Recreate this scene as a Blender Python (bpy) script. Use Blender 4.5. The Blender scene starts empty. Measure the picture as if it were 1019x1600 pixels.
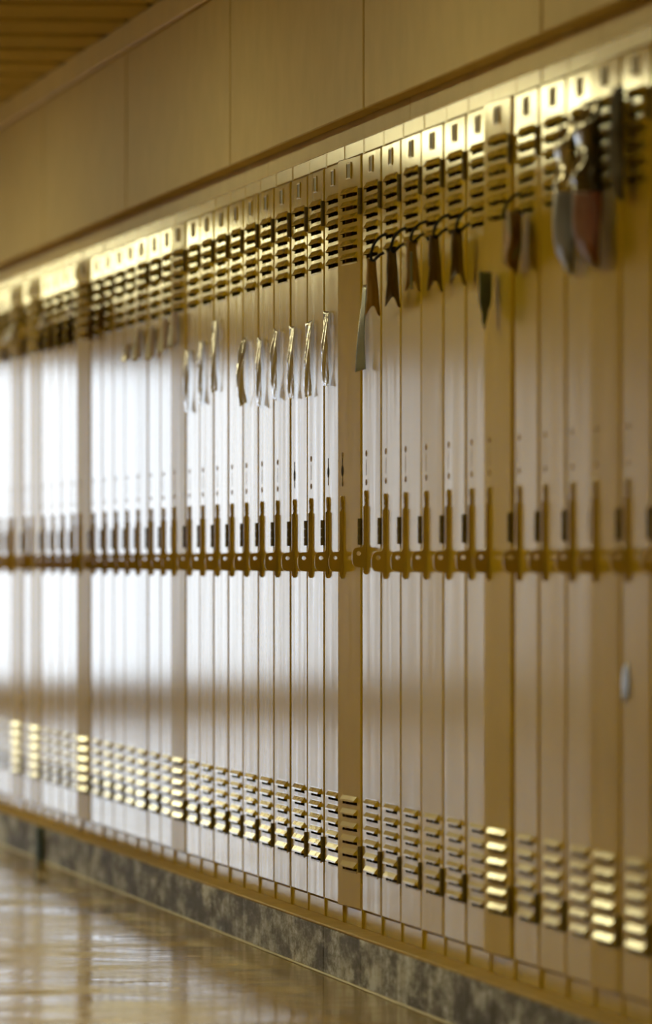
import bpy, bmesh, math, random
from mathutils import Vector, Matrix
random.seed(7)
C = bpy.context.scene
PI = math.pi

# ------------------------------------------------------------------ camera
FPX, VPX, HOR = 11384.0, -1100.0, 880.0          # focal length, wall vanishing point, horizon (in the 1019x1600 frame)
TAN = (509.5 - VPX) / FPX
TH = math.atan(TAN)
DW = 2.477 * math.cos(TH)                        # distance from camera to the locker fronts
CAMH = 0.967
cam_d = bpy.data.cameras.new('camera'); cam = bpy.data.objects.new('camera', cam_d)
C.collection.objects.link(cam); C.camera = cam
cam.location = (0, 0, CAMH)
cam.rotation_euler = (PI / 2, 0, -TH)
cam_d.sensor_fit = 'VERTICAL'; cam_d.sensor_height = 36; cam_d.sensor_width = 24
cam_d.lens = FPX / 1600 * 36
cam_d.shift_y = (HOR - 800) / 1600
cam_d.clip_end = 200
cam_d.dof.use_dof = True
cam_d.dof.focus_distance = 17.45
cam_d.dof.aperture_fstop = 3.6

def Yof(x):                                      # distance down the corridor of a point of the locker fronts seen at image x
    return 28478.0 / (x - VPX) - DW * TAN
def Hof(x, y):                                   # its height above the floor
    return CAMH + (HOR - y) / (x - VPX) * 2.477

# ------------------------------------------------------------------ world, exposure
C.view_settings.view_transform = 'Standard'; C.view_settings.look = 'None'
C.view_settings.gamma = 1.0; C.view_settings.use_curve_mapping = False
C.view_settings.exposure = 0.0
w = bpy.data.worlds.new('world'); C.world = w; w.use_nodes = True
bg = w.node_tree.nodes['Background']
bg.inputs[0].default_value = (0.84, 0.92, 1.0, 1); bg.inputs[1].default_value = 2.5
LAMP = (1.0, 0.90, 0.46)
LAMP_POWER = 12.5

XL, YB, YE = -2.2, -3.0, 48.0                    # left wall, wall behind the camera, far end wall
CEIL = CAMH + 1.61
WIN = (-1.9, 1.75, 0.15, 2.32)                     # end window x0 x1 z0 z1
pd = bpy.data.lights.new('daylight', 'AREA'); pd.shape = 'RECTANGLE'
pd.size = WIN[1] - WIN[0]; pd.size_y = WIN[3] - WIN[2]; pd.cycles.is_portal = True
po = bpy.data.objects.new('daylight', pd); C.collection.objects.link(po)
po.location = ((WIN[0] + WIN[1]) / 2, YE + 0.25, (WIN[2] + WIN[3]) / 2); po.rotation_euler = (-PI / 2, 0, 0)

# ------------------------------------------------------------------ materials
def new_mat(name):
    m = bpy.data.materials.new(name); m.use_nodes = True
    return m, m.node_tree.nodes, m.node_tree.links, m.node_tree.nodes['Principled BSDF']

def coords(n, l, scale=(1, 1, 1), rand=True):
    tc = n.new('ShaderNodeTexCoord'); mp = n.new('ShaderNodeMapping')
    mp.inputs['Scale'].default_value = scale
    l.new(tc.outputs['Object'], mp.inputs['Vector'])
    if rand:
        oi = n.new('ShaderNodeObjectInfo'); mu = n.new('ShaderNodeMath'); mu.operation = 'MULTIPLY'
        mu.inputs[1].default_value = 37.0
        l.new(oi.outputs['Random'], mu.inputs[0])
        cb = n.new('ShaderNodeCombineXYZ')
        l.new(mu.outputs[0], cb.inputs[0]); l.new(mu.outputs[0], cb.inputs[1]); l.new(mu.outputs[0], cb.inputs[2])
        l.new(cb.outputs[0], mp.inputs['Location'])
    return mp.outputs[0]

def noise(n, l, vec, scale, detail=3, rough=0.5):
    t = n.new('ShaderNodeTexNoise'); t.inputs['Scale'].default_value = scale
    t.inputs['Detail'].default_value = detail; t.inputs['Roughness'].default_value = rough
    l.new(vec, t.inputs['Vector']); return t.outputs['Fac']

def ramp(n, l, fac, stops):
    r = n.new('ShaderNodeValToRGB'); l.new(fac, r.inputs[0])
    e = r.color_ramp.elements
    while len(e) < len(stops): e.new(0.5)
    for k, (p, c) in enumerate(stops):
        e[k].position = p; e[k].color = (*c, 1) if len(c) == 3 else c
    return r.outputs['Color']

def bump(n, l, height, dist, normal=None, strength=1.0):
    b = n.new('ShaderNodeBump'); b.inputs['Distance'].default_value = dist; b.inputs['Strength'].default_value = strength
    l.new(height, b.inputs['Height'])
    if normal: l.new(normal, b.inputs['Normal'])
    return b.outputs['Normal']

def paint(name, c1, c2, rough, wav=0.0006, peel=0.00003, waves=True):
    m, n, l, p = new_mat(name)
    v = coords(n, l)
    col = ramp(n, l, noise(n, l, v, 9, 5), [(0.3, c1), (0.7, c2)])
    l.new(col, p.inputs['Base Color'])
    p.inputs['Roughness'].default_value = rough
    if waves:
        vs = coords(n, l, (1, 1, 0.16))
        nb = bump(n, l, noise(n, l, vs, 11, 1.5, 0.4), wav)
        nb = bump(n, l, noise(n, l, v, 220, 2), peel, nb)
        l.new(nb, p.inputs['Normal'])
    return m

M = {}
M['paint'] = paint('yellow_enamel', (0.49, 0.335, 0.018), (0.54, 0.370, 0.024), 0.125)
M['frame'] = paint('yellow_frame_enamel', (0.47, 0.32, 0.02), (0.52, 0.355, 0.026), 0.2, 0.0004)
M['hinge'] = paint('dark_hinge_enamel', (0.10, 0.075, 0.014), (0.14, 0.10, 0.02), 0.75, waves=False)
M['handle'] = paint('handle_enamel', (0.36, 0.23, 0.022), (0.42, 0.27, 0.028), 0.22, waves=False)  # locker enamel, darkened in colour to imitate its look at this angle
M['rivet'] = paint('brass_rivet', (0.32, 0.19, 0.02), (0.36, 0.22, 0.02), 0.4, waves=False)
M['black'] = paint('black_wire', (0.004, 0.004, 0.004), (0.008, 0.007, 0.006), 0.95, waves=False)
M['plate'] = paint('number_plate_face', (0.06, 0.052, 0.03), (0.20, 0.175, 0.10), 0.45, waves=False)
M['green'] = paint('dark_green_rubber', (0.012, 0.045, 0.03), (0.02, 0.06, 0.04), 0.5, waves=False)
M['panel'] = paint('cream_wall_panel', (0.58, 0.455, 0.20), (0.64, 0.50, 0.23), 0.55, 0.0008, 0.00006)
M['trim'] = paint('cream_trim', (0.66, 0.52, 0.25), (0.72, 0.57, 0.29), 0.5, 0.0004, 0.00006)
M['wall'] = paint('cream_plaster', (0.58, 0.44, 0.13), (0.64, 0.49, 0.16), 0.5, 0.0015, 0.0001)
M['opposite'] = paint('opposite_reflector_yellow', (0.56, 0.38, 0.018), (0.60, 0.41, 0.024), 0.45, waves=False)
M['wax'] = paint('old_wax_bead', (0.20, 0.15, 0.08), (0.36, 0.29, 0.18), 0.3, waves=False)
M['dark'] = paint('dark_recess', (0.10, 0.07, 0.025), (0.13, 0.09, 0.03), 0.9, waves=False)
M['ceiling'] = paint('ceiling_board', (0.60, 0.48, 0.22), (0.66, 0.53, 0.26), 0.7, waves=False)
M['housing'] = paint('lamp_housing', (0.6, 0.58, 0.5), (0.65, 0.62, 0.55), 0.4, waves=False)
M['alu'] = paint('window_frame_paint', (0.35, 0.33, 0.3), (0.4, 0.38, 0.34), 0.4, waves=False)

m, n, l, p = new_mat('fluorescent_diffuser')
p.inputs['Base Color'].default_value = (0.9, 0.88, 0.8, 1)
p.inputs['Emission Color'].default_value = (*LAMP, 1); p.inputs['Emission Strength'].default_value = LAMP_POWER
M['lamp'] = m

# concrete plinth
m, n, l, p = new_mat('stained_concrete')
v = coords(n, l, (1, 0.3, 1), rand=False)
vs = coords(n, l, (1, 0.6, 0.4), rand=False)
a = ramp(n, l, noise(n, l, v, 11, 9, 0.75), [(0.41, (0.035, 0.033, 0.033)), (0.48, (0.13, 0.135, 0.16)), (0.53, (0.38, 0.41, 0.52)), (0.59, (0.72, 0.78, 0.98))])
s = ramp(n, l, noise(n, l, vs, 26, 6, 0.7), [(0.36, (0.42, 0.38, 0.32)), (0.55, (1, 1, 1))])
mx = n.new('ShaderNodeMix'); mx.data_type = 'RGBA'; mx.blend_type = 'MULTIPLY'; mx.inputs[0].default_value = 0.8
l.new(a, mx.inputs[6]); l.new(s, mx.inputs[7]); l.new(mx.outputs[2], p.inputs['Base Color'])
p.inputs['Roughness'].default_value = 0.5
l.new(bump(n, l, noise(n, l, v, 45, 8, 0.7), 0.003), p.inputs['Normal'])
M['concrete'] = m
# painted ledge
m, n, l, p = new_mat('worn_yellow_ledge_paint')
v = coords(n, l, rand=False)
a = ramp(n, l, noise(n, l, v, 14, 7, 0.65), [(0.3, (0.36, 0.23, 0.05)), (0.6, (0.50, 0.345, 0.09)), (0.8, (0.58, 0.44, 0.18))])
l.new(a, p.inputs['Base Color']); p.inputs['Roughness'].default_value = 0.55
l.new(bump(n, l, noise(n, l, v, 40, 6), 0.001), p.inputs['Normal'])
M['ledge'] = m
# waxed floor tiles
m, n, l, p = new_mat('waxed_floor_tile')
v = coords(n, l, rand=False)
br = n.new('ShaderNodeTexBrick'); br.offset = 0.0
br.inputs['Scale'].default_value = 1.0; br.inputs['Brick Width'].default_value = 0.305; br.inputs['Row Height'].default_value = 0.305
br.inputs['Mortar Size'].default_value = 0.0015; br.inputs['Mortar'].default_value = (0.12, 0.07, 0.02, 1)
br.inputs['Color1'].default_value = (0.58, 0.40, 0.07, 1); br.inputs['Color2'].default_value = (0.44, 0.29, 0.05, 1)
l.new(v, br.inputs['Vector'])
g = ramp(n, l, noise(n, l, v, 3.2, 8, 0.7), [(0.35, (0.55, 0.5, 0.42)), (0.6, (1, 1, 1))])
mx = n.new('ShaderNodeMix'); mx.data_type = 'RGBA'; mx.blend_type = 'MULTIPLY'; mx.inputs[0].default_value = 0.75
l.new(br.outputs['Color'], mx.inputs[6]); l.new(g, mx.inputs[7]); l.new(mx.outputs[2], p.inputs['Base Color'])
rr = n.new('ShaderNodeMapRange'); rr.inputs[3].default_value = 0.04; rr.inputs[4].default_value = 0.24
rr.inputs[1].default_value = 0.35; rr.inputs[2].default_value = 0.7
l.new(noise(n, l, v, 2.0, 6, 0.65), rr.inputs[0]); l.new(rr.outputs[0], p.inputs['Roughness'])
nb = bump(n, l, noise(n, l, v, 2.6, 3, 0.5), 0.0035)
nb = bump(n, l, noise(n, l, v, 30, 4), 0.0003, nb)
l.new(nb, p.inputs['Normal'])
M['floor'] = m

def sheet_mat(name, stops, scale, rough, metal=0.0, crinkle=0.003, alpha=1.0, cs=30):
    m, n, l, p = new_mat(name)
    v = coords(n, l)
    l.new(ramp(n, l, noise(n, l, v, scale, 3), stops), p.inputs['Base Color'])
    p.inputs['Roughness'].default_value = rough; p.inputs['Metallic'].default_value = metal
    l.new(bump(n, l, noise(n, l, v, cs, 2), crinkle), p.inputs['Normal'])
    p.inputs['Alpha'].default_value = alpha
    return m
M['silver'] = sheet_mat('crinkled_silver_tape', [(0.3, (0.55, 0.55, 0.55)), (0.7, (0.75, 0.76, 0.80))], 20, 0.12, 0.85, 0.002, cs=45)
M['bluegrey'] = sheet_mat('blue_grey_strip', [(0.3, (0.17, 0.21, 0.24)), (0.7, (0.25, 0.30, 0.34))], 6, 0.25, 0.2, 0.001)
M['teal'] = sheet_mat('teal_cloth', [(0.3, (0.09, 0.13, 0.17)), (0.7, (0.14, 0.20, 0.27))], 9, 0.6)
M['leather'] = sheet_mat('brown_strap', [(0.3, (0.055, 0.030, 0.012)), (0.7, (0.10, 0.055, 0.02))], 12, 0.45, 0, 0.001)
M['tan'] = sheet_mat('tan_strap', [(0.3, (0.22, 0.13, 0.04)), (0.7, (0.34, 0.21, 0.07))], 12, 0.4, 0, 0.001)
M['pattern'] = sheet_mat('patterned_cloth', [(0.32, (0.16, 0.24, 0.16)), (0.42, (0.42, 0.30, 0.20)), (0.50, (0.26, 0.18, 0.12)), (0.60, (0.42, 0.28, 0.22)), (0.72, (0.34, 0.38, 0.32))], 16, 0.6, 0, 0.002)
M['dark_plastic'] = sheet_mat('dark_plastic_painted_glints', [(0.35, (0.05, 0.045, 0.04)), (0.52, (0.16, 0.14, 0.11)), (0.64, (0.75, 0.70, 0.6))], 6, 0.12, 0.75, 0.004, cs=14)  # pale spots in the colour imitate bright highlights
M['louvre_shade'] = sheet_mat('louvre_shade', [(0.3, (0.03, 0.025, 0.015)), (0.7, (0.07, 0.055, 0.03))], 15, 0.8)  # dark colour imitating shade, not a fabric
M['blue_plastic'] = sheet_mat('blue_grey_plastic', [(0.3, (0.10, 0.105, 0.15)), (0.7, (0.17, 0.18, 0.25))], 9, 0.35, 0, 0.003)
M['red_plastic'] = sheet_mat('dull_red_cloth', [(0.3, (0.12, 0.04, 0.022)), (0.7, (0.22, 0.06, 0.035))], 9, 0.45, 0, 0.003)
M['pink'] = sheet_mat('pale_pink_paper', [(0.3, (0.36, 0.27, 0.27)), (0.7, (0.50, 0.42, 0.44))], 30, 0.35, 0, 0.002)
M['lilac'] = sheet_mat('lilac_grey_paper', [(0.3, (0.36, 0.33, 0.37)), (0.7, (0.5, 0.48, 0.55))], 30, 0.35, 0, 0.002)
M['white'] = sheet_mat('white_glossy_paper', [(0.3, (0.66, 0.68, 0.74)), (0.7, (0.74, 0.76, 0.82))], 30, 0.25, 0, 0.002)

# ------------------------------------------------------------------ helpers
def link(name, me, mat, parent=None, smooth=False):
    if mat and not me.materials: me.materials.append(mat)
    o = bpy.data.objects.new(name, me); C.collection.objects.link(o)
    if parent: o.parent = parent
    return o
def obj(name, bm, mat, parent=None, smooth=False, mats=None):
    bmesh.ops.recalc_face_normals(bm, faces=bm.faces)
    me = bpy.data.meshes.new(name); bm.to_mesh(me); bm.free()
    for mm in (mats or [mat]): me.materials.append(mm)
    if smooth:
        for pgn in me.polygons: pgn.use_smooth = True
    return link(name, me, None, parent)
def tag(o, label=None, cat=None, group=None, kind=None):
    if label: o['label'] = label
    if cat: o['category'] = cat
    if group: o['group'] = group
    if kind: o['kind'] = kind
    return o
def empty(name, loc):
    o = bpy.data.objects.new(name, None); C.collection.objects.link(o); o.location = loc
    o.empty_display_size = 0.1
    return o
def box(bm, x0, x1, y0, y1, z0, z1, ch=0.0, mi=0):
    r = bmesh.ops.create_cube(bm, size=1)
    vs = r['verts']
    for v in vs:
        v.co = Vector(((x0 + x1) / 2 + v.co.x * (x1 - x0), (y0 + y1) / 2 + v.co.y * (y1 - y0), (z0 + z1) / 2 + v.co.z * (z1 - z0)))
    fs = set(f for v in vs for f in v.link_faces)
    for f in fs: f.material_index = mi
    if ch:
        es = set(e for v in vs for e in v.link_edges)
        bmesh.ops.bevel(bm, geom=list(es), offset=ch, segments=1, affect='EDGES', clamp_overlap=True, material=-1)
def quad(bm, pts, mi=0):
    f = bm.faces.new([bm.verts.new(q) for q in pts]); f.material_index = mi; return f
def cyl(bm, a, b, r, seg=12):
    a, b = Vector(a), Vector(b); d = b - a
    rot = d.to_track_quat('Z', 'Y').to_matrix().to_4x4()
    bmesh.ops.create_cone(bm, cap_ends=True, segments=seg, radius1=r, radius2=r, depth=d.length,
                          matrix=Matrix.Translation((a + b) / 2) @ rot)
def struct(name, bm, mat, **k):
    o = obj(name, bm, mat, **k); o['kind'] = 'structure'; return o
def dup(root):
    r = root.copy(); C.collection.objects.link(r)
    def rec(src, dst):
        for ch in list(src.children):
            c = ch.copy(); C.collection.objects.link(c); c.parent = dst
            rec(ch, c)
    rec(root, r)
    return r

# ------------------------------------------------------------------ setting
FB = CAMH - 0.849            # underside of the lockers
HT = 1.835                   # locker height
LOCK_DEPTH = 0.42
PF = DW - 0.057              # front of concrete plinth
XW = DW + 0.45               # structural wall behind the lockers

bm = bmesh.new(); box(bm, XL - 0.2, XW + 0.2, YB, YE, -0.1, 0); struct('floor', bm, M['floor'])
bm = bmesh.new(); box(bm, XL - 0.2, XW + 0.2, YB, YE, CEIL + 0.03, CEIL + 0.13, mi=1)
k = 0
while True:
    y0 = 20.9 - 0.61 * 39 + 0.61 * k
    if y0 > YE - 0.1: break
    if y0 > YB: box(bm, XL, DW - 0.001, y0 + 0.08, min(y0 + 0.53, YE), CEIL, CEIL + 0.031, 0.006)
    k += 1
struct('ceiling', bm, None, mats=[M['ceiling'], M['dark']])
bm = bmesh.new(); box(bm, XL - 0.2, XL, YB, YE, 0, CEIL + 0.03); struct('wall_left', bm, M['wall'])
bm = bmesh.new()                                 # unseen yellow panelling opposite, added so the doors reflect yellow
yy = YB
while yy < YE - 0.35:
    box(bm, XL, XL + 0.03, yy + 0.003, yy + 0.61 - 0.003, 0.12, 2.0, 0.006); yy += 0.61
struct('reflector_panels', bm, M['opposite'])
bm = bmesh.new(); box(bm, XL - 0.2, XW + 0.2, YB - 0.2, YB, 0, CEIL + 0.13); struct('wall_back', bm, M['wall'])
bm = bmesh.new()
x0, x1, z0, z1 = WIN
box(bm, XL - 0.2, x0, YE, YE + 0.2, 0, CEIL + 0.13); box(bm, x1, XW + 0.2, YE, YE + 0.2, 0, CEIL + 0.13)
box(bm, x0, x1, YE, YE + 0.2, 0, z0); box(bm, x0, x1, YE, YE + 0.2, z1, CEIL + 0.13)
struct('wall_end', bm, M['wall'])
bm = bmesh.new()
for xx in (x0, x0 + (x1 - x0) / 2 - 0.03, x1 - 0.05): box(bm, xx, xx + 0.05, YE + 0.05, YE + 0.12, z0, z1, 0.004)
for zz in (z0, z1 - 0.05): box(bm, x0 + 0.05, x1 - 0.05, YE + 0.055, YE + 0.115, zz, zz + 0.05)
struct('window_1', bm, M['alu'])
# right wall: structural wall, cream panels above the lockers, recessed trim under them
bm = bmesh.new(); box(bm, XW, XW + 0.2, YB, YE, 0, CEIL + 0.03); struct('wall_right', bm, M['wall'])
bm = bmesh.new()
PB = CAMH + 1.054
box(bm, DW + 0.045, XW, YB, YE, PB + 0.01, CEIL, mi=1)
seam0 = Yof(568)
k = -9
while True:
    ya = seam0 + k * 2.44
    if ya > YE - 0.2: break
    box(bm, DW, DW + 0.045, max(ya + 0.014, YB), min(ya + 2.426, YE), PB, CEIL - 0.085, 0.003)
    k += 1
struct('wall_panels_right', bm, None, mats=[M['panel'], M['dark']])
bm = bmesh.new()
k = -9
off = Yof(607) - seam0
while True:
    ya = seam0 + off + k * 2.44
    if ya > YE - 0.2: break
    box(bm, DW + 0.05, DW + 0.075, max(ya + 0.004, YB), min(ya + 2.436, YE), CAMH + 0.95, PB + 0.009, 0.002)
    k += 1
struct('trim_1', bm, M['trim'])
bm = bmesh.new()
box(bm, DW - 0.012, DW + 0.045, YB, YE, CEIL - 0.083, CEIL - 0.001, 0.004)
struct('trim_2', bm, M['trim'])
# concrete plinth and its painted ledge
bm = bmesh.new()
yy = 3.0
while yy < YE - 0.5:
    ln = 0.305 * random.choice([1, 2, 2, 3]) + random.uniform(-.03, .03)
    box(bm, PF + random.uniform(0, 0.0015), XW, yy + 0.0015, yy + ln - 0.0015, 0, FB - 0.006, 0.003)
    yy += ln
struct('baseboard_right', bm, M['concrete'])
bm = bmesh.new()
yy = 3.0
while yy < YE - 0.5:
    box(bm, PF - 0.001, XW, yy + 0.0012, yy + 0.305 - 0.0012, FB - 0.0065, FB, 0.002); yy += 0.305
struct('trim_3', bm, M['ledge'])
bm = bmesh.new()
cv = [(0, 0.0005), (0, 0.005), (-0.002, 0.004), (-0.004, 0.002), (-0.007, 0.0005)]
A_ = [bm.verts.new((PF + 0.0005 + a, 3.0, b)) for a, b in cv]; B_ = [bm.verts.new((PF + 0.0005 + a, YE, b)) for a, b in cv]
for q in range(len(cv)):
    r = (q + 1) % len(cv); bm.faces.new([A_[q], A_[r], B_[r], B_[q]])
bm.faces.new(A_); bm.faces.new(B_[::-1])
struct('trim_4', bm, M['wax'])

# ------------------------------------------------------------------ ceiling lights (glare of the far ones shows in the enamel)
ORD = ['', 'first', 'second', 'third', 'fourth', 'fifth', 'sixth', 'seventh', 'eighth', 'ninth', 'tenth', 'eleventh', 'twelfth', 'thirteenth',
       'fourteenth', 'fifteenth', 'sixteenth', 'seventeenth', 'eighteenth', 'nineteenth', 'twentieth']
def ceiling_light(y, label, x=0.60):
    t = empty('ceiling_light', (x, y, CEIL - 0.075))
    bm = bmesh.new(); box(bm, -0.29, 0.29, -0.64, 0.64, 0.025, 0.074, 0.006); obj('housing', bm, M['housing'], t)
    bm = bmesh.new(); box(bm, -0.265, 0.265, -0.61, 0.61, 0.0, 0.0245, 0.008); obj('diffuser', bm, M['lamp'], t)
    tag(t, label, 'ceiling light', 'fluorescent ceiling lights down the corridor')
LY = [-1.0, 6.5, 11.0, 15.0, 19.0, 23.9, 26.3, 34.6, 37.2, 39.8, 42.4]  # near ones added to lift ambient light, placed clear of the reflections
for q, y in enumerate(LY):
    ceiling_light(y, 'unseen boxy fluorescent ceiling light with a glowing diffuser, %s counting down the corridor' %
                  ORD[q + 1])

# ------------------------------------------------------------------ lockers
W, WD = 0.3035, 0.279
PITCH = 0.305
DY0 = 0.012                                          # hinge edge of the door
DZ0, DZ1 = 0.044, 1.798
UP = [1.713 - 0.0305 * q for q in range(6)]          # lower lips of the upper louvres
LO = [0.292 - 0.0308 * q for q in range(6)]
LY0, LY1 = 0.052, 0.232

def body_mesh():
    bm = bmesh.new(); t = 0.0015
    box(bm, 0.006, LOCK_DEPTH, 0.0005, 0.0005 + t, 0.001, HT - 0.001)
    box(bm, 0.006, LOCK_DEPTH, W - t, W, 0.001, HT - 0.001)
    box(bm, LOCK_DEPTH - t, LOCK_DEPTH, 0.002, W - 0.002, 0.001, HT - 0.001)
    box(bm, 0.006, LOCK_DEPTH - 0.002, 0.002, W - 0.002, 0.001, 0.003)
    box(bm, 0.006, LOCK_DEPTH - 0.002, 0.002, W - 0.002, HT - 0.003, HT - 0.001)
    box(bm, 0.02, LOCK_DEPTH - 0.002, 0.002, W - 0.002, 1.45, 1.452)
    me = bpy.data.meshes.new('body'); bmesh.ops.recalc_face_normals(bm, faces=bm.faces); bm.to_mesh(me); bm.free(); me.materials.append(M['frame']); return me
def frame_mesh():
    bm = bmesh.new()
    box(bm, 0.0, 0.016, 0.0005, 0.0105, 0.0, HT, 0.0012)
    box(bm, 0.0, 0.016, W - 0.0105, W, 0.0, HT, 0.0012)
    box(bm, 0.0005, 0.016, 0.0105, W - 0.0105, HT - 0.034, HT, 0.0015)
    box(bm, 0.0005, 0.016, 0.0105, W - 0.0105, 0.0, 0.041, 0.0015)
    # thicker feet of the two uprights
    box(bm, -0.004, 0.004, 0.0008, 0.0090, 0.0005, 0.105, 0.0015)
    # recessed rebate behind the door gap
    box(bm, 0.0162, 0.018, 0.002, 0.030, 0.04, HT - 0.03); box(bm, 0.0162, 0.018, W - 0.03, W - 0.002, 0.04, HT - 0.03)
    box(bm, 0.0162, 0.018, 0.03, W - 0.03, 0.03, 0.06); box(bm, 0.0162, 0.018, 0.03, W - 0.03, HT - 0.055, HT - 0.02)
    me = bpy.data.meshes.new('door_frame'); bmesh.ops.recalc_face_normals(bm, faces=bm.faces); bm.to_mesh(me); bm.free(); me.materials.append(M['frame']); return me
def door_mesh():
    # local: hinge edge y=0, far edge y=WD, outward is -x, front sheet at x=-0.004
    bm = bmesh.new(); xf, c = -0.005, 0.0025
    hood = 0.0139
    zs = [DZ0 + c]
    holes = []
    for s in sorted(UP + LO):
        zs += [s - 0.0075, s + hood - 0.002]; holes.append((s - 0.0075, s + hood - 0.002))
    zs.append(DZ1 - c)
    ys = [c, LY0 - DY0 + 0.0, LY1 - DY0, WD - c]
    grid = [[bm.verts.new((xf, y, z)) for z in zs] for y in ys]
    for a in range(3):
        for b in range(len(zs) - 1):
            if a == 1 and any(abs(zs[b] - h[0]) < 1e-6 for h in holes): continue
            bm.faces.new([grid[a][b], grid[a + 1][b], grid[a + 1][b + 1], grid[a][b + 1]])
    # chamfered border folded back
    O = [(xf + c, 0, DZ0), (xf + c, WD, DZ0), (xf + c, WD, DZ1), (xf + c, 0, DZ1)]
    K = [(0.010, 0, DZ0), (0.010, WD, DZ0), (0.010, WD, DZ1), (0.010, 0, DZ1)]
    I = [(xf, c, DZ0 + c), (xf, WD - c, DZ0 + c), (xf, WD - c, DZ1 - c), (xf, c, DZ1 - c)]
    R = [(0.010, 0.015, DZ0 + .015), (0.010, WD - .015, DZ0 + .015), (0.010, WD - .015, DZ1 - .015), (0.010, 0.015, DZ1 - .015)]
    for q in range(4):
        r = (q + 1) % 4
        quad(bm, [I[q], O[q], O[r], I[r]]); quad(bm, [O[q], K[q], K[r], O[r]]); quad(bm, [K[q], R[q], R[r], K[r]])
    ya, yb = LY0 - DY0 - 0.001, LY1 - DY0 + 0.001
    e = 0.007
    for s in UP + LO:
        zt, zb, o = s + hood, s, xf - 0.0085
        t0, t1 = (xf, ya, zt), (xf, yb, zt)
        m0, m1 = (o + 0.001, ya + e * .8, zb + 0.0035), (o + 0.001, yb - e * .8, zb + 0.0035)
        b0, b1 = (o, ya + e, zb), (o, yb - e, zb)
        s0, s1 = (xf, ya, zb - 0.0005), (xf, yb, zb - 0.0005)
        quad(bm, [t0, t1, m1, m0]); quad(bm, [m0, m1, b1, b0])
        quad(bm, [t0, m0, b0, s0]); quad(bm, [t1, s1, b1, m1])
        # raised crease above hood
        quad(bm, [(xf - 0.0006, ya, zt + .001), (xf - 0.0006, yb, zt + .001), (xf - 0.0012, yb, zt - .001), (xf - 0.0012, ya, zt - .001)])
    for s in (UP[-1], LO[-1]):
        box(bm, xf - 0.0018, xf, ya, yb, s - 0.0115, s - 0.0085, 0.0006)
    # stiffening seams folded near both edges
    me = bpy.data.meshes.new('door'); bmesh.ops.recalc_face_normals(bm, faces=bm.faces)
    bm.to_mesh(me); bm.free(); me.materials.append(M['paint']); return me
def profile_prism(bm, outer, hole, y0, y1):
    for side, yv in ((0, y0), (1, y1)):
        ov = [bm.verts.new((a, yv, b)) for a, b in outer]
        oe = [bm.edges.new((ov[q], ov[(q + 1) % len(ov)])) for q in range(len(ov))]
        es = list(oe)
        if hole:
            hv = [bm.verts.new((a, yv, b)) for a, b in hole]
            es += [bm.edges.new((hv[q], hv[(q + 1) % len(hv)])) for q in range(len(hv))]
        bmesh.ops.triangle_fill(bm, use_beauty=True, use_dissolve=False, edges=es)
        if side == 0: keep = (ov, hv if hole else None)
        else:
            for a, b in ((keep[0], ov), (keep[1], hv if hole else None)):
                if a:
                    for q in range(len(a)): bm.faces.new([a[q], a[(q + 1) % len(a)], b[(q + 1) % len(b)], b[q]])
HY = 0.232 - DY0                                    # handle position across the door
def handle_mesh():
    bm = bmesh.new(); xf = -0.005
    P = [(0.001, 1.006), (-.0035, 1.008), (-.0055, 1.002), (-.0045, .972), (-.0075, .969), (-.0075, .882), (-.010, .876),
         (-.020, .8755), (-.0265, .8735), (-.031, .868), (-.033, .860), (-.033, .845), (-.031, .837), (-.0265, .8315), (-.020, .8295), (-.008, .8285), (-.007, .818), (-.003, .813), (0.001, .813)]
    P = [(xf + a, b) for a, b in P]
    H = [(xf - .018 + .0052 * math.cos(q * PI / 5), .8615 + .0052 * math.sin(q * PI / 5)) for q in range(10)]
    profile_prism(bm, P, H, HY - 0.003, HY + 0.003)
    box(bm, xf - 0.0025, xf, HY - 0.010, HY + 0.010, .823, .998, 0.001)
    for z in (.996, .985): cyl(bm, (xf - .0025, HY - .009, z - .006), (xf - .0045, HY - .009, z - .006), .0035, 8)
    me = bpy.data.meshes.new('handle'); bmesh.ops.recalc_face_normals(bm, faces=bm.faces); bm.to_mesh(me); bm.free(); me.materials.append(M['handle']); return me
def hinge_mesh():
    bm = bmesh.new()
    for q in range(3): cyl(bm, (-.0075, -0.003, -.0305 + q * .0205), (-.0075, -0.003, -.0108 + q * .0205), .0048, 12)
    box(bm, -.0068, -.005, -0.001, 0.012, -.029, .029)
    me = bpy.data.meshes.new('hinge'); bmesh.ops.recalc_face_normals(bm, faces=bm.faces); bm.to_mesh(me); bm.free(); me.materials.append(M['hinge']); return me
def rivet_mesh():
    bm = bmesh.new(); cyl(bm, (-.005, 0, 0), (-.0062, 0, 0), .0068, 14); cyl(bm, (-.0062, 0, 0), (-.0068, 0, 0), .0035, 14)
    me = bpy.data.meshes.new('rivet'); bm.to_mesh(me); bm.free(); me.materials.append(M['rivet']); return me
def plate_mesh():
    bm = bmesh.new(); yc, zc = 0.150 - DY0, 1.767
    box(bm, -.0062, -.005, yc - .024, yc + .024, zc - .016, zc + .016)
    me = bpy.data.meshes.new('number_plate'); bm.to_mesh(me); bm.free(); me.materials.append(M['plate'])
    bm = bmesh.new()
    for a, b in ((zc - .0195, zc - .016), (zc + .016, zc + .0195)): box(bm, -.0078, -.005, yc - .028, yc + .028, a, b, .0008)
    for a, b in ((yc - .028, yc - .0245), (yc + .0245, yc + .028)): box(bm, -.0078, -.005, a, b, zc - .016, zc + .016, .0008)
    m2 = bpy.data.meshes.new('plate_holder'); bm.to_mesh(m2); bm.free(); m2.materials.append(M['frame'])
    return me, m2
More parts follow.
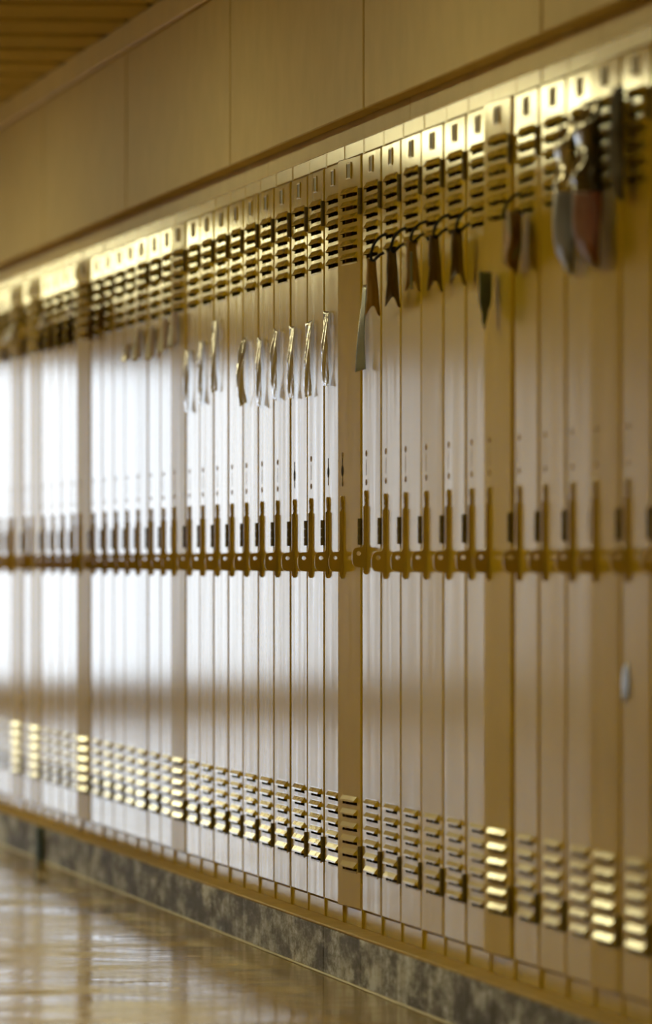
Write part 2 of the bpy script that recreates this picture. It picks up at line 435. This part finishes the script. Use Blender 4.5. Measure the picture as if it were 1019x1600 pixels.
def slit_mesh():
    bm = bmesh.new(); box(bm, -.0054, -.005, HY - .001, HY + .001, 1.052, 1.088)
    me = bpy.data.meshes.new('key_slot'); bm.to_mesh(me); bm.free(); me.materials.append(M['hinge']); return me
def lockhole_mesh():
    bm = bmesh.new()
    cyl(bm, (-.0052, HY, 1.066), (-.0057, HY, 1.066), .013, 16)
    box(bm, -.0056, -.005, HY - .003, HY + .003, 1.035, 1.10)
    me = bpy.data.meshes.new('lock_hole'); bm.to_mesh(me); bm.free(); me.materials.append(M['black']); return me

MB_, MF_, MD_, MH_, MG_, MR_, (MP_, MQ_), MS_, ML_ = body_mesh(), frame_mesh(), door_mesh(), handle_mesh(), hinge_mesh(), rivet_mesh(), plate_mesh(), slit_mesh(), lockhole_mesh()
proto = empty('locker', (0, 0, 0))
link('body', MB_, None, proto); link('door_frame', MF_, None, proto)
dr = link('door', MD_, None, proto); dr.location = (0, DY0, 0)
link('handle', MH_, None, dr)
for z in (1.690, .9225, .1615):
    h = link('hinge', MG_, None, dr); h.location = (0, 0, z)
for z in (1.103, 1.036):
    r = link('rivet', MR_, None, dr); r.location = (0, HY, z)
link('number_plate', MP_, None, dr); link('plate_holder', MQ_, None, dr)
link('key_slot', MS_, None, dr)

def ordinal(n):
    if n <= 20: return ORD[n]
    return {20: 'twenty', 30: 'thirty', 40: 'fortieth'}[n // 10 * 10] + ('-' + ORD[n % 10] if n % 10 else '') if n % 10 else {30: 'thirtieth', 40: 'fortieth'}[n]
def seamY(i): return 28478.0 / (1 / ((7.923 - .1071 * i) * 1e-4)) - DW * TAN
AJAR = {17: (2.7, .0005), 24: (1.9, .004), 28: (1.0, .004), 6: (1.3, .003), -2: (2.6, .004), -7: (2.2, .003), -9: (2.4, .003), 3: (0.5, .002), 21: (0.35, .001)}
LOCKERS = {}
first = True
for i in range(30 + 2, -15, -1):
    t = proto if first else dup(proto); first = False
    yn = seamY(i + 1)
    px = random.uniform(-0.0012, 0.0012)
    t.location = (DW + px, yn, FB)
    if i in (19,): t.scale.y = 0.972; t.location.y += 0.008
    if i in (10, 12, 15): t.scale.y = 0.988; t.location.y += 0.0035
    LOCKERS[i] = t
    d = [c for c in t.children if c.name.startswith('door') and not c.name.startswith('door_frame')][0]
    ang, out = AJAR.get(i, (random.uniform(-0.12, 0.22), 0))
    d.rotation_euler.z = math.radians(ang); d.location.x = -out
    nn = 30 - i
    if i == 18:
        for c in d.children:
            if c.name.startswith('handle'): c.location.z = 0.010
    if i in (14, 16, 17):
        for c in list(d.children):
            if c.name.startswith('key_slot') or (i in (14, 16) and c.name.startswith('rivet')): bpy.data.objects.remove(c)
        link('lock_hole', ML_, None, d)
    if nn < 1: lab = 'yellow steel locker past the right end of the view, %s beyond the edge' % ORD[1 - nn]
    elif i < -10: lab = 'yellow steel locker past the left end of the view, %s beyond the edge' % ORD[-10 - i]
    else:
        f = 'yellow locker'
        if i in (17, 24, 28, -2, 6, -7, -9): f += ' with door ajar'
        elif i in (14, 16): f += ' with a black lock hole'
        elif i == 18: f += ' with its latch lifted'
        lab = f + ', %s from the right edge' % ordinal(nn)
    tag(t, lab, 'locker', 'row of yellow lockers along the wall')

def where(i): return 'the %s locker from the right edge' % ordinal(30 - i)

# ------------------------------------------------------------------ things fixed to or hung on the doors
# world placement: point on the door sheet of locker i; out = distance in front of the locker fronts
def sheet(name, fn, nu, nv, mat, parent=None, thick=0.0008, smooth=True):
    bm = bmesh.new()
    g = [[bm.verts.new(fn(a / nu, b / nv)) for b in range(nv + 1)] for a in range(nu + 1)]
    for a in range(nu):
        for b in range(nv): bm.faces.new([g[a][b], g[a + 1][b], g[a + 1][b + 1], g[a][b + 1]])
    o = obj(name, bm, mat, parent, smooth=smooth)
    s = o.modifiers.new('thickness', 'SOLIDIFY'); s.thickness = thick; s.offset = 0
    return o
def base_out(i):
    ang, out = AJAR.get(i, (0, 0))
    return 0.0075 + out + (math.tan(math.radians(ang)) * 0.2 if ang > 0 else 0)

# crinkled silver strips: (locker, image x of left edge, top y, bottom y)
STR = [(7, 297, 548, 645), (8, 318, 535, 632), (9, 343, 500, 612), (11, 390, 529, 632), (12, 411, 530, 636), (13, 437, 515, 624),
       (14, 463, 510, 623), (15, 489, 503, 620), (16, 515, 487, 604)]
for q, (i, x, yt, yb) in enumerate(STR):
    rr = random.Random(q + 3)
    Y = seamY(i) - 0.085
    Z1, Z0 = Hof(x, yt), Hof(x, yb)
    ph, tw, lean = rr.uniform(0, 6), rr.uniform(.3, 1), rr.uniform(-.005, .005)
    bo = base_out(i)
    if i == 11: tw = 2.4
    def fn(a, b):
        z = (Z1 - Z0) * b
        wd = 0.088
        y = (a - 0.5) * wd * (1 - 0.22 * math.sin(b * PI)) + lean * (b - 0.5) * 2
        bow = 0.006 + 0.004 * math.sin(b * PI) * (0.5 + a) * tw + 0.0016 * math.sin(b * 7 + ph + a * 2.5) + 0.003 * (1 - b) * a
        bow += 0.0008 * math.sin(a * 9 + b * 15 + ph)
        return (-max(bow, 0.0015), y, z + 0.010 * (a - 0.5) * math.sin(ph))
    o = sheet('tape_strip', fn, 10, 26, M['silver'], thick=0.0004)
    o.location = (DW - bo, Y, Z0)
    tag(o, 'crinkled silvery strip on ' + where(i), 'strip', 'silvery strips on the locker doors')

# long blue-grey strip under the first strap
i = 18; Z1, Z0 = Hof(577, 445), Hof(577, 577)
def fn(a, b): return (-(0.004 + 0.016 * (1 - b) ** 1.5 * a + 0.003 * math.sin(b * 4)), (a - 0.5) * 0.062, (Z1 - Z0) * b - 0.006 * a * (1 - b))
o = sheet('hanging_strip', fn, 8, 20, M['bluegrey']); o.location = (DW - base_out(i), seamY(i) - 0.085, Z0)
tag(o, 'long blue-grey strip hanging on ' + where(i), 'strip')

# small paper tags, second bank
for i, x, yc, mk, nm in [(2, 208, 552, 'white', 'white'), (3, 226, 541, 'white', 'whitish'), (4, 249, 538, 'white', 'white'), (5, 263, 527, 'white', 'white'), (6, 286, 518, 'lilac', 'lilac-grey')]:
    h = 0.088 if i != 2 else 0.05
    z = Hof(x, yc) - h / 2
    def fn(a, b): return (-(0.003 + 0.014 * (1 - b) * (0.4 + 0.6 * a) + 0.002 * math.sin(9 * a)), (a - 0.5) * 0.095 * (1 - .25 * (2 * b - 1) ** 2), h * b)
    t = empty('paper_tag', (DW - base_out(i), seamY(i) - 0.13, z))
    sheet('tag_face', fn, 8, 10, M[mk], t)
    def fn2(a, b): return (-(0.002 + 0.010 * a), -0.052 + 0.02 * (a - 0.5), h * (0.1 + b))
    sheet('tag_flap', fn2, 4, 8, M['pink'], t)
    tag(t, 'small %s paper tag with pinkish flap on %s' % (nm, where(i)), 'paper tag', 'small pale tags below the upper louvres')

# hooks and straps
def tube(bm, pts, r, seg=8):
    rings = []
    for q, p_ in enumerate(pts):
        p_ = Vector(p_); a = Vector(pts[max(q - 1, 0)]); b = Vector(pts[min(q + 1, len(pts) - 1)])
        mtx = (b - a).to_track_quat('Z', 'Y').to_matrix()
        rings.append([bm.verts.new(p_ + mtx @ Vector((r * math.cos(s * 2 * PI / seg), r * math.sin(s * 2 * PI / seg), 0))) for s in range(seg)])
    for q in range(len(rings) - 1):
        for s in range(seg): bm.faces.new([rings[q][s], rings[q][(s + 1) % seg], rings[q + 1][(s + 1) % seg], rings[q + 1][s]])
    bm.faces.new(rings[0]); bm.faces.new(rings[-1][::-1])
HOOKS = {19: (366, 404, 490, 'tan', 'tan-brown'), 20: (356, 390, 476, 'leather', 'dark brown'), 21: (346, 374, 452, 'tan', 'light brown'),
         22: (333, 364, 449, 'leather', 'dark brown'), 23: (322, 356, 438, 'leather', 'dark brown'), 25: (298, 334, 425, 'pattern', '')}
def make_hook(i, drop, reach=0.040):
    Y = seamY(i) - 0.135
    z = FB + UP[4]
    bm = bmesh.new()
    pts = []
    for q in range(11):
        s = q / 10
        pts.append((0.004 - reach * math.sin(s * PI / 2) ** 1.0, 0, -drop * (1 - math.cos(s * PI / 2)) ** 1.0 + 0.002))
    tube(bm, pts, 0.0034)
    e = pts[-1]
    # curled tip returning to the next louvre
    tip = [e, (e[0] + 0.002, 0.001, e[2] - 0.004), (e[0] + 0.007, 0.002, e[2] - 0.005), (e[0] + 0.014, 0.002, e[2] + 0.002), (e[0] + 0.022, 0.002, e[2] + 0.009), (e[0] + 0.030, 0.002, e[2] + 0.013)]
    tube(bm, tip, 0.0034)
    o = obj('wire_hook', bm, M['black'], smooth=True)
    o.location = (DW - base_out(i) - 0.004, Y, z)
    tag(o, 'bent black wire hook on ' + where(i), 'hook', 'black wire hooks in the louvres')
    return o.location.x + e[0], Y, z + e[2]
for i, (ys, ye, yb, mk, nm) in HOOKS.items():
    xm = 1 / ((7.923 - .1071 * (i + .45)) * 1e-4) - 1100
    s = (xm + 1100) / 2.477
    hx, hy, hz = make_hook(i, (ye - ys) / s)
    ln = (yb - ye) / s
    if mk == 'pattern': continue
    wall = DW - base_out(i) - hx
    wob = (i * 1.7) % 3
    t = empty('hanging_strap', (hx, hy, hz - ln))
    def fn(a, b):                                       # swallow-tailed strap, folded edge towards the door
        flare = 0.68 + 0.5 * (1 - b) ** 1.5
        out = (a - 0.35) * 0.034 * flare
        out = min(out, wall - 0.001)
        cut = 0.022 * (1 - b) ** 3 * (math.cos((a - .45) * 2 * PI) * .5 + .5)
        y = 0.020 * math.sin((a - .5) * 2.2) + 0.006 * math.sin(b * 6 + wob) + 0.010 * math.cos(a * PI * 2) * (1 - b)
        return (out, y, ln * b + cut - 0.005)
    sheet('strap', fn, 14, 18, M[mk], t, 0.0014)
    def fn2(a, b):
        return (-0.008 + 0.012 * a, 0.012 + 0.004 * math.sin(6 * b), ln * (0.42 + 0.58 * b))
    sheet('strap_loop', fn2, 4, 12, M[mk], t, 0.0014)
    tag(t, '%s notched strap hanging on %s' % (nm, where(i)), 'strap', 'brown straps hanging from wire hooks')
    if i == 21:
        def fn3(a, b): return (-0.004 + 0.006 * a, -0.02 + 0.004 * a, ln * (0.75 * b))
        sheet('grey_strip', fn3, 3, 10, M['bluegrey'], t, 0.001)['label'] = 'blue-grey strip along the strap edge'

# patterned cloth with teal tail on the hook of locker 25
i = 25; hz = Hof(806, 338); zb = Hof(800, 424)
t = empty('hanging_sheet', (DW - 0.034, seamY(25) - 0.20, zb))
L_ = hz - zb
def fn(a, b): return (0.046 * (a - .62) + 0.008 * math.sin(a * 7 + b * 2) - 0.006 * (1 - b), 0.16 * (a - .5) * (1 - 0.4 * b * b) + .006 * math.sin(b * 9), L_ * b + 0.02 * (1 - b) * math.sin(a * 4))
sheet('cloth', fn, 16, 16, M['pattern'], t, 0.0015)
def fn(a, b): return (-0.004 + 0.012 * math.sin(a * PI) , 0.10 + 0.05 * (a - .5), L_ * b * 0.9 + .01 * a)
sheet('cloth_fold', fn, 8, 10, M['pattern'], t, 0.0015)
tag(t, 'brown and green patterned cloth hanging on ' + where(25), 'cloth')
Z1, Z0 = Hof(787, 425), Hof(787, 516)
def fn(a, b): return (0.034 * (a - .7) * (0.45 + .55 * min(1, b * 2.2)) + (-0.003 if b < .2 else 0), 0.05 * (a - .5), (Z1 - Z0) * b + 0.03 * (a) * (1 - b))
o = sheet('teal_ribbon', fn, 8, 18, M['teal'], thick=0.0014); o.location = (DW - base_out(24) - 0.014, seamY(24) - 0.16, Z0)
tag(o, 'teal ribbon below the patterned cloth, by ' + where(24), 'ribbon')

# wrapped glossy things on the near lockers
def bundle(name, i, x, yt, yb, reach, wy, mats, label, cat, yo=0.15):
    Z1, Z0 = Hof(x, yt), Hof(x, yb); L = Z1 - Z0
    t = empty(name, (DW - base_out(i) - (0.012 if i == 29 else 0.002), seamY(i) - yo, Z0))
    bm = bmesh.new(); nv, nu = 30, 20
    rg = []
    for b in range(nv + 1):
        v = b / nv
        r = reach * (0.86 + 0.05 * math.sin(v * 5 + 1) + (0.10 * math.sin(v * 17) if v > mats[2] else 0)) * (0.72 + 0.28 * math.sin(min(1, (v * 1.04 + 0.06)) * PI) ** 0.5)
        ring = []
        for a in range(nu):
            th = a / nu * 2 * PI
            k_ = 1 + 0.12 * math.sin(3 * th + v * 6) + 0.06 * math.sin(7 * th + v * 13)
            ring.append(bm.verts.new((-r * .5 * (1.2 + math.cos(th) * k_) - 0.004, wy * .5 * math.sin(th) * k_, L * v + (0.03 * (1 - v) * math.cos(th)))))
        rg.append(ring)
    sp = int(nv * mats[2])
    for b in range(nv):
        for a in range(nu):
            f = bm.faces.new([rg[b][a], rg[b][(a + 1) % nu], rg[b + 1][(a + 1) % nu], rg[b + 1][a]]); f.material_index = 0
    bm.faces.new(rg[0]); bm.faces.new(rg[-1])
    low = bm.copy()
    # split in an upper wrap and a lower sheet
    def cutz(bmx, keep_low):
        geom = bmx.verts[:] + bmx.edges[:] + bmx.faces[:]
        r_ = bmesh.ops.bisect_plane(bmx, geom=geom, plane_co=(0, 0, L * mats[2]), plane_no=(0, 0, 1), clear_outer=keep_low, clear_inner=not keep_low)
        bmesh.ops.holes_fill(bmx, edges=[e for e in bmx.edges if e.is_boundary])
    cutz(bm, False); cutz(low, True)
    obj('upper_wrap', bm, M[mats[0]], t, smooth=True); obj('lower_part', low, M[mats[1]], t, smooth=True)
    tag(t, label, cat)
    return t
bundle('hanging_bundle', 27, 907, 190, 408, 0.042, 0.13, ('dark_plastic', 'blue_plastic', 0.48),
       'dark glossy bundle, blue-grey below, on ' + where(27), 'hanging bundle', .16)
bundle('hanging_bag', 28, 952, 160, 398, 0.052, 0.15, ('dark_plastic', 'red_plastic', 0.40),
       'dark glossy bag, red below, on ' + where(28), 'hanging bag', .17)
bundle('hanging_sheet', 29, 998, 135, 290, 0.026, 0.10, ('louvre_shade', 'louvre_shade', 0.30),  # added dark form, stands in for shade on the louvres
       'dark sheet imitating shade over the louvres of ' + where(29), 'shade sheet', .12)

# far bank: small hanging things, strongly blurred
for i, x, yt, yb, mk, nm in [(-10, 4, 518, 540, 'white', 'white'), (-9, 16, 508, 534, 'white', 'white'), (-6, 76, 490, 512, 'lilac', 'lilac'), (-3, 124, 472, 490, 'lilac', 'lilac')]:
    Z1, Z0 = Hof(x, yt), Hof(x, yb); h = Z1 - Z0
    def fn(a, b): return (-(0.003 + 0.016 * (1 - b)), (a - 0.5) * 0.12, h * b)
    o = sheet('paper_tag', fn, 6, 6, M[mk]); o.location = (DW - base_out(i) - .002, seamY(i) - 0.14, Z0)
    tag(o, 'blurred %s paper square on %s' % (nm, where(i)), 'paper tag', 'pale paper squares on the far lockers')
for i, yt, yb, mk, nm in [(-10, 545, 568, 'tan', 'tan'), (-8, 525, 560, 'tan', 'tan'), (-6, 515, 552, 'leather', 'dark brown'), (-5, 505, 550, 'tan', 'tan'), (-4, 500, 545, 'leather', 'dark brown'), (-3, 492, 540, 'leather', 'dark brown'), (-1, 480, 535, 'tan', 'tan'), (0, 470, 520, 'tan', 'tan')]:
    xm = 1 / ((7.923 - .1071 * (i + .4)) * 1e-4) - 1100
    Z1, Z0 = Hof(xm, yt), Hof(xm, yb); h = Z1 - Z0
    def fn(a, b): return (-(0.024 * (1 - a) * (0.5 + 0.5 * (1 - b)) + 0.002), 0.03 * math.sin(a * 3), h * b + 0.012 * (1 - b) * math.sin(a * PI))
    o = sheet('hanging_strap', fn, 8, 8, M[mk], thick=0.0014); o.location = (DW - base_out(i) - .001, seamY(i) - 0.12, Z0)
    tag(o, 'blurred %s strap hanging on %s' % (nm, where(i)), 'strap', 'straps on the far lockers')

# blue-grey reflection on the rightmost door, imitated by a coloured sheet
zb = Hof(982, 1095); h = Hof(982, 1035) - zb
def fn(a, b): return (-(0.0006 + 0.004 * (1 - b)), (a - .5) * 0.07 * math.sin(PI * (0.15 + 0.7 * b)), h * b)
o = sheet('painted_reflection', fn, 6, 8, M['bluegrey'], thick=0.0005); o.location = (DW - base_out(29) + 0.001, seamY(29) - 0.06, zb)
tag(o, 'faint blue-grey sheet imitating a reflection, low on ' + where(29), 'painted_reflection')

# dark green cover over the plinth joint at the far left
yj = 28478.0 * (2.42 / 2.477) / (64 - VPX) - PF * TAN
bm = bmesh.new(); box(bm, PF - 0.014, PF, -0.07, 0.07, 0.0, FB - 0.008, 0.003)
for z in (0.02, FB - 0.03): cyl(bm, (PF - 0.014, 0, z), (PF - 0.0165, 0, z), 0.006, 10)
for v in bm.verts: v.co.x -= PF
o = obj('joint_cover', bm, M['green']); o.location = (PF, yj, 0)
tag(o, 'dark green cover strip on the concrete plinth at the far left', 'joint cover')
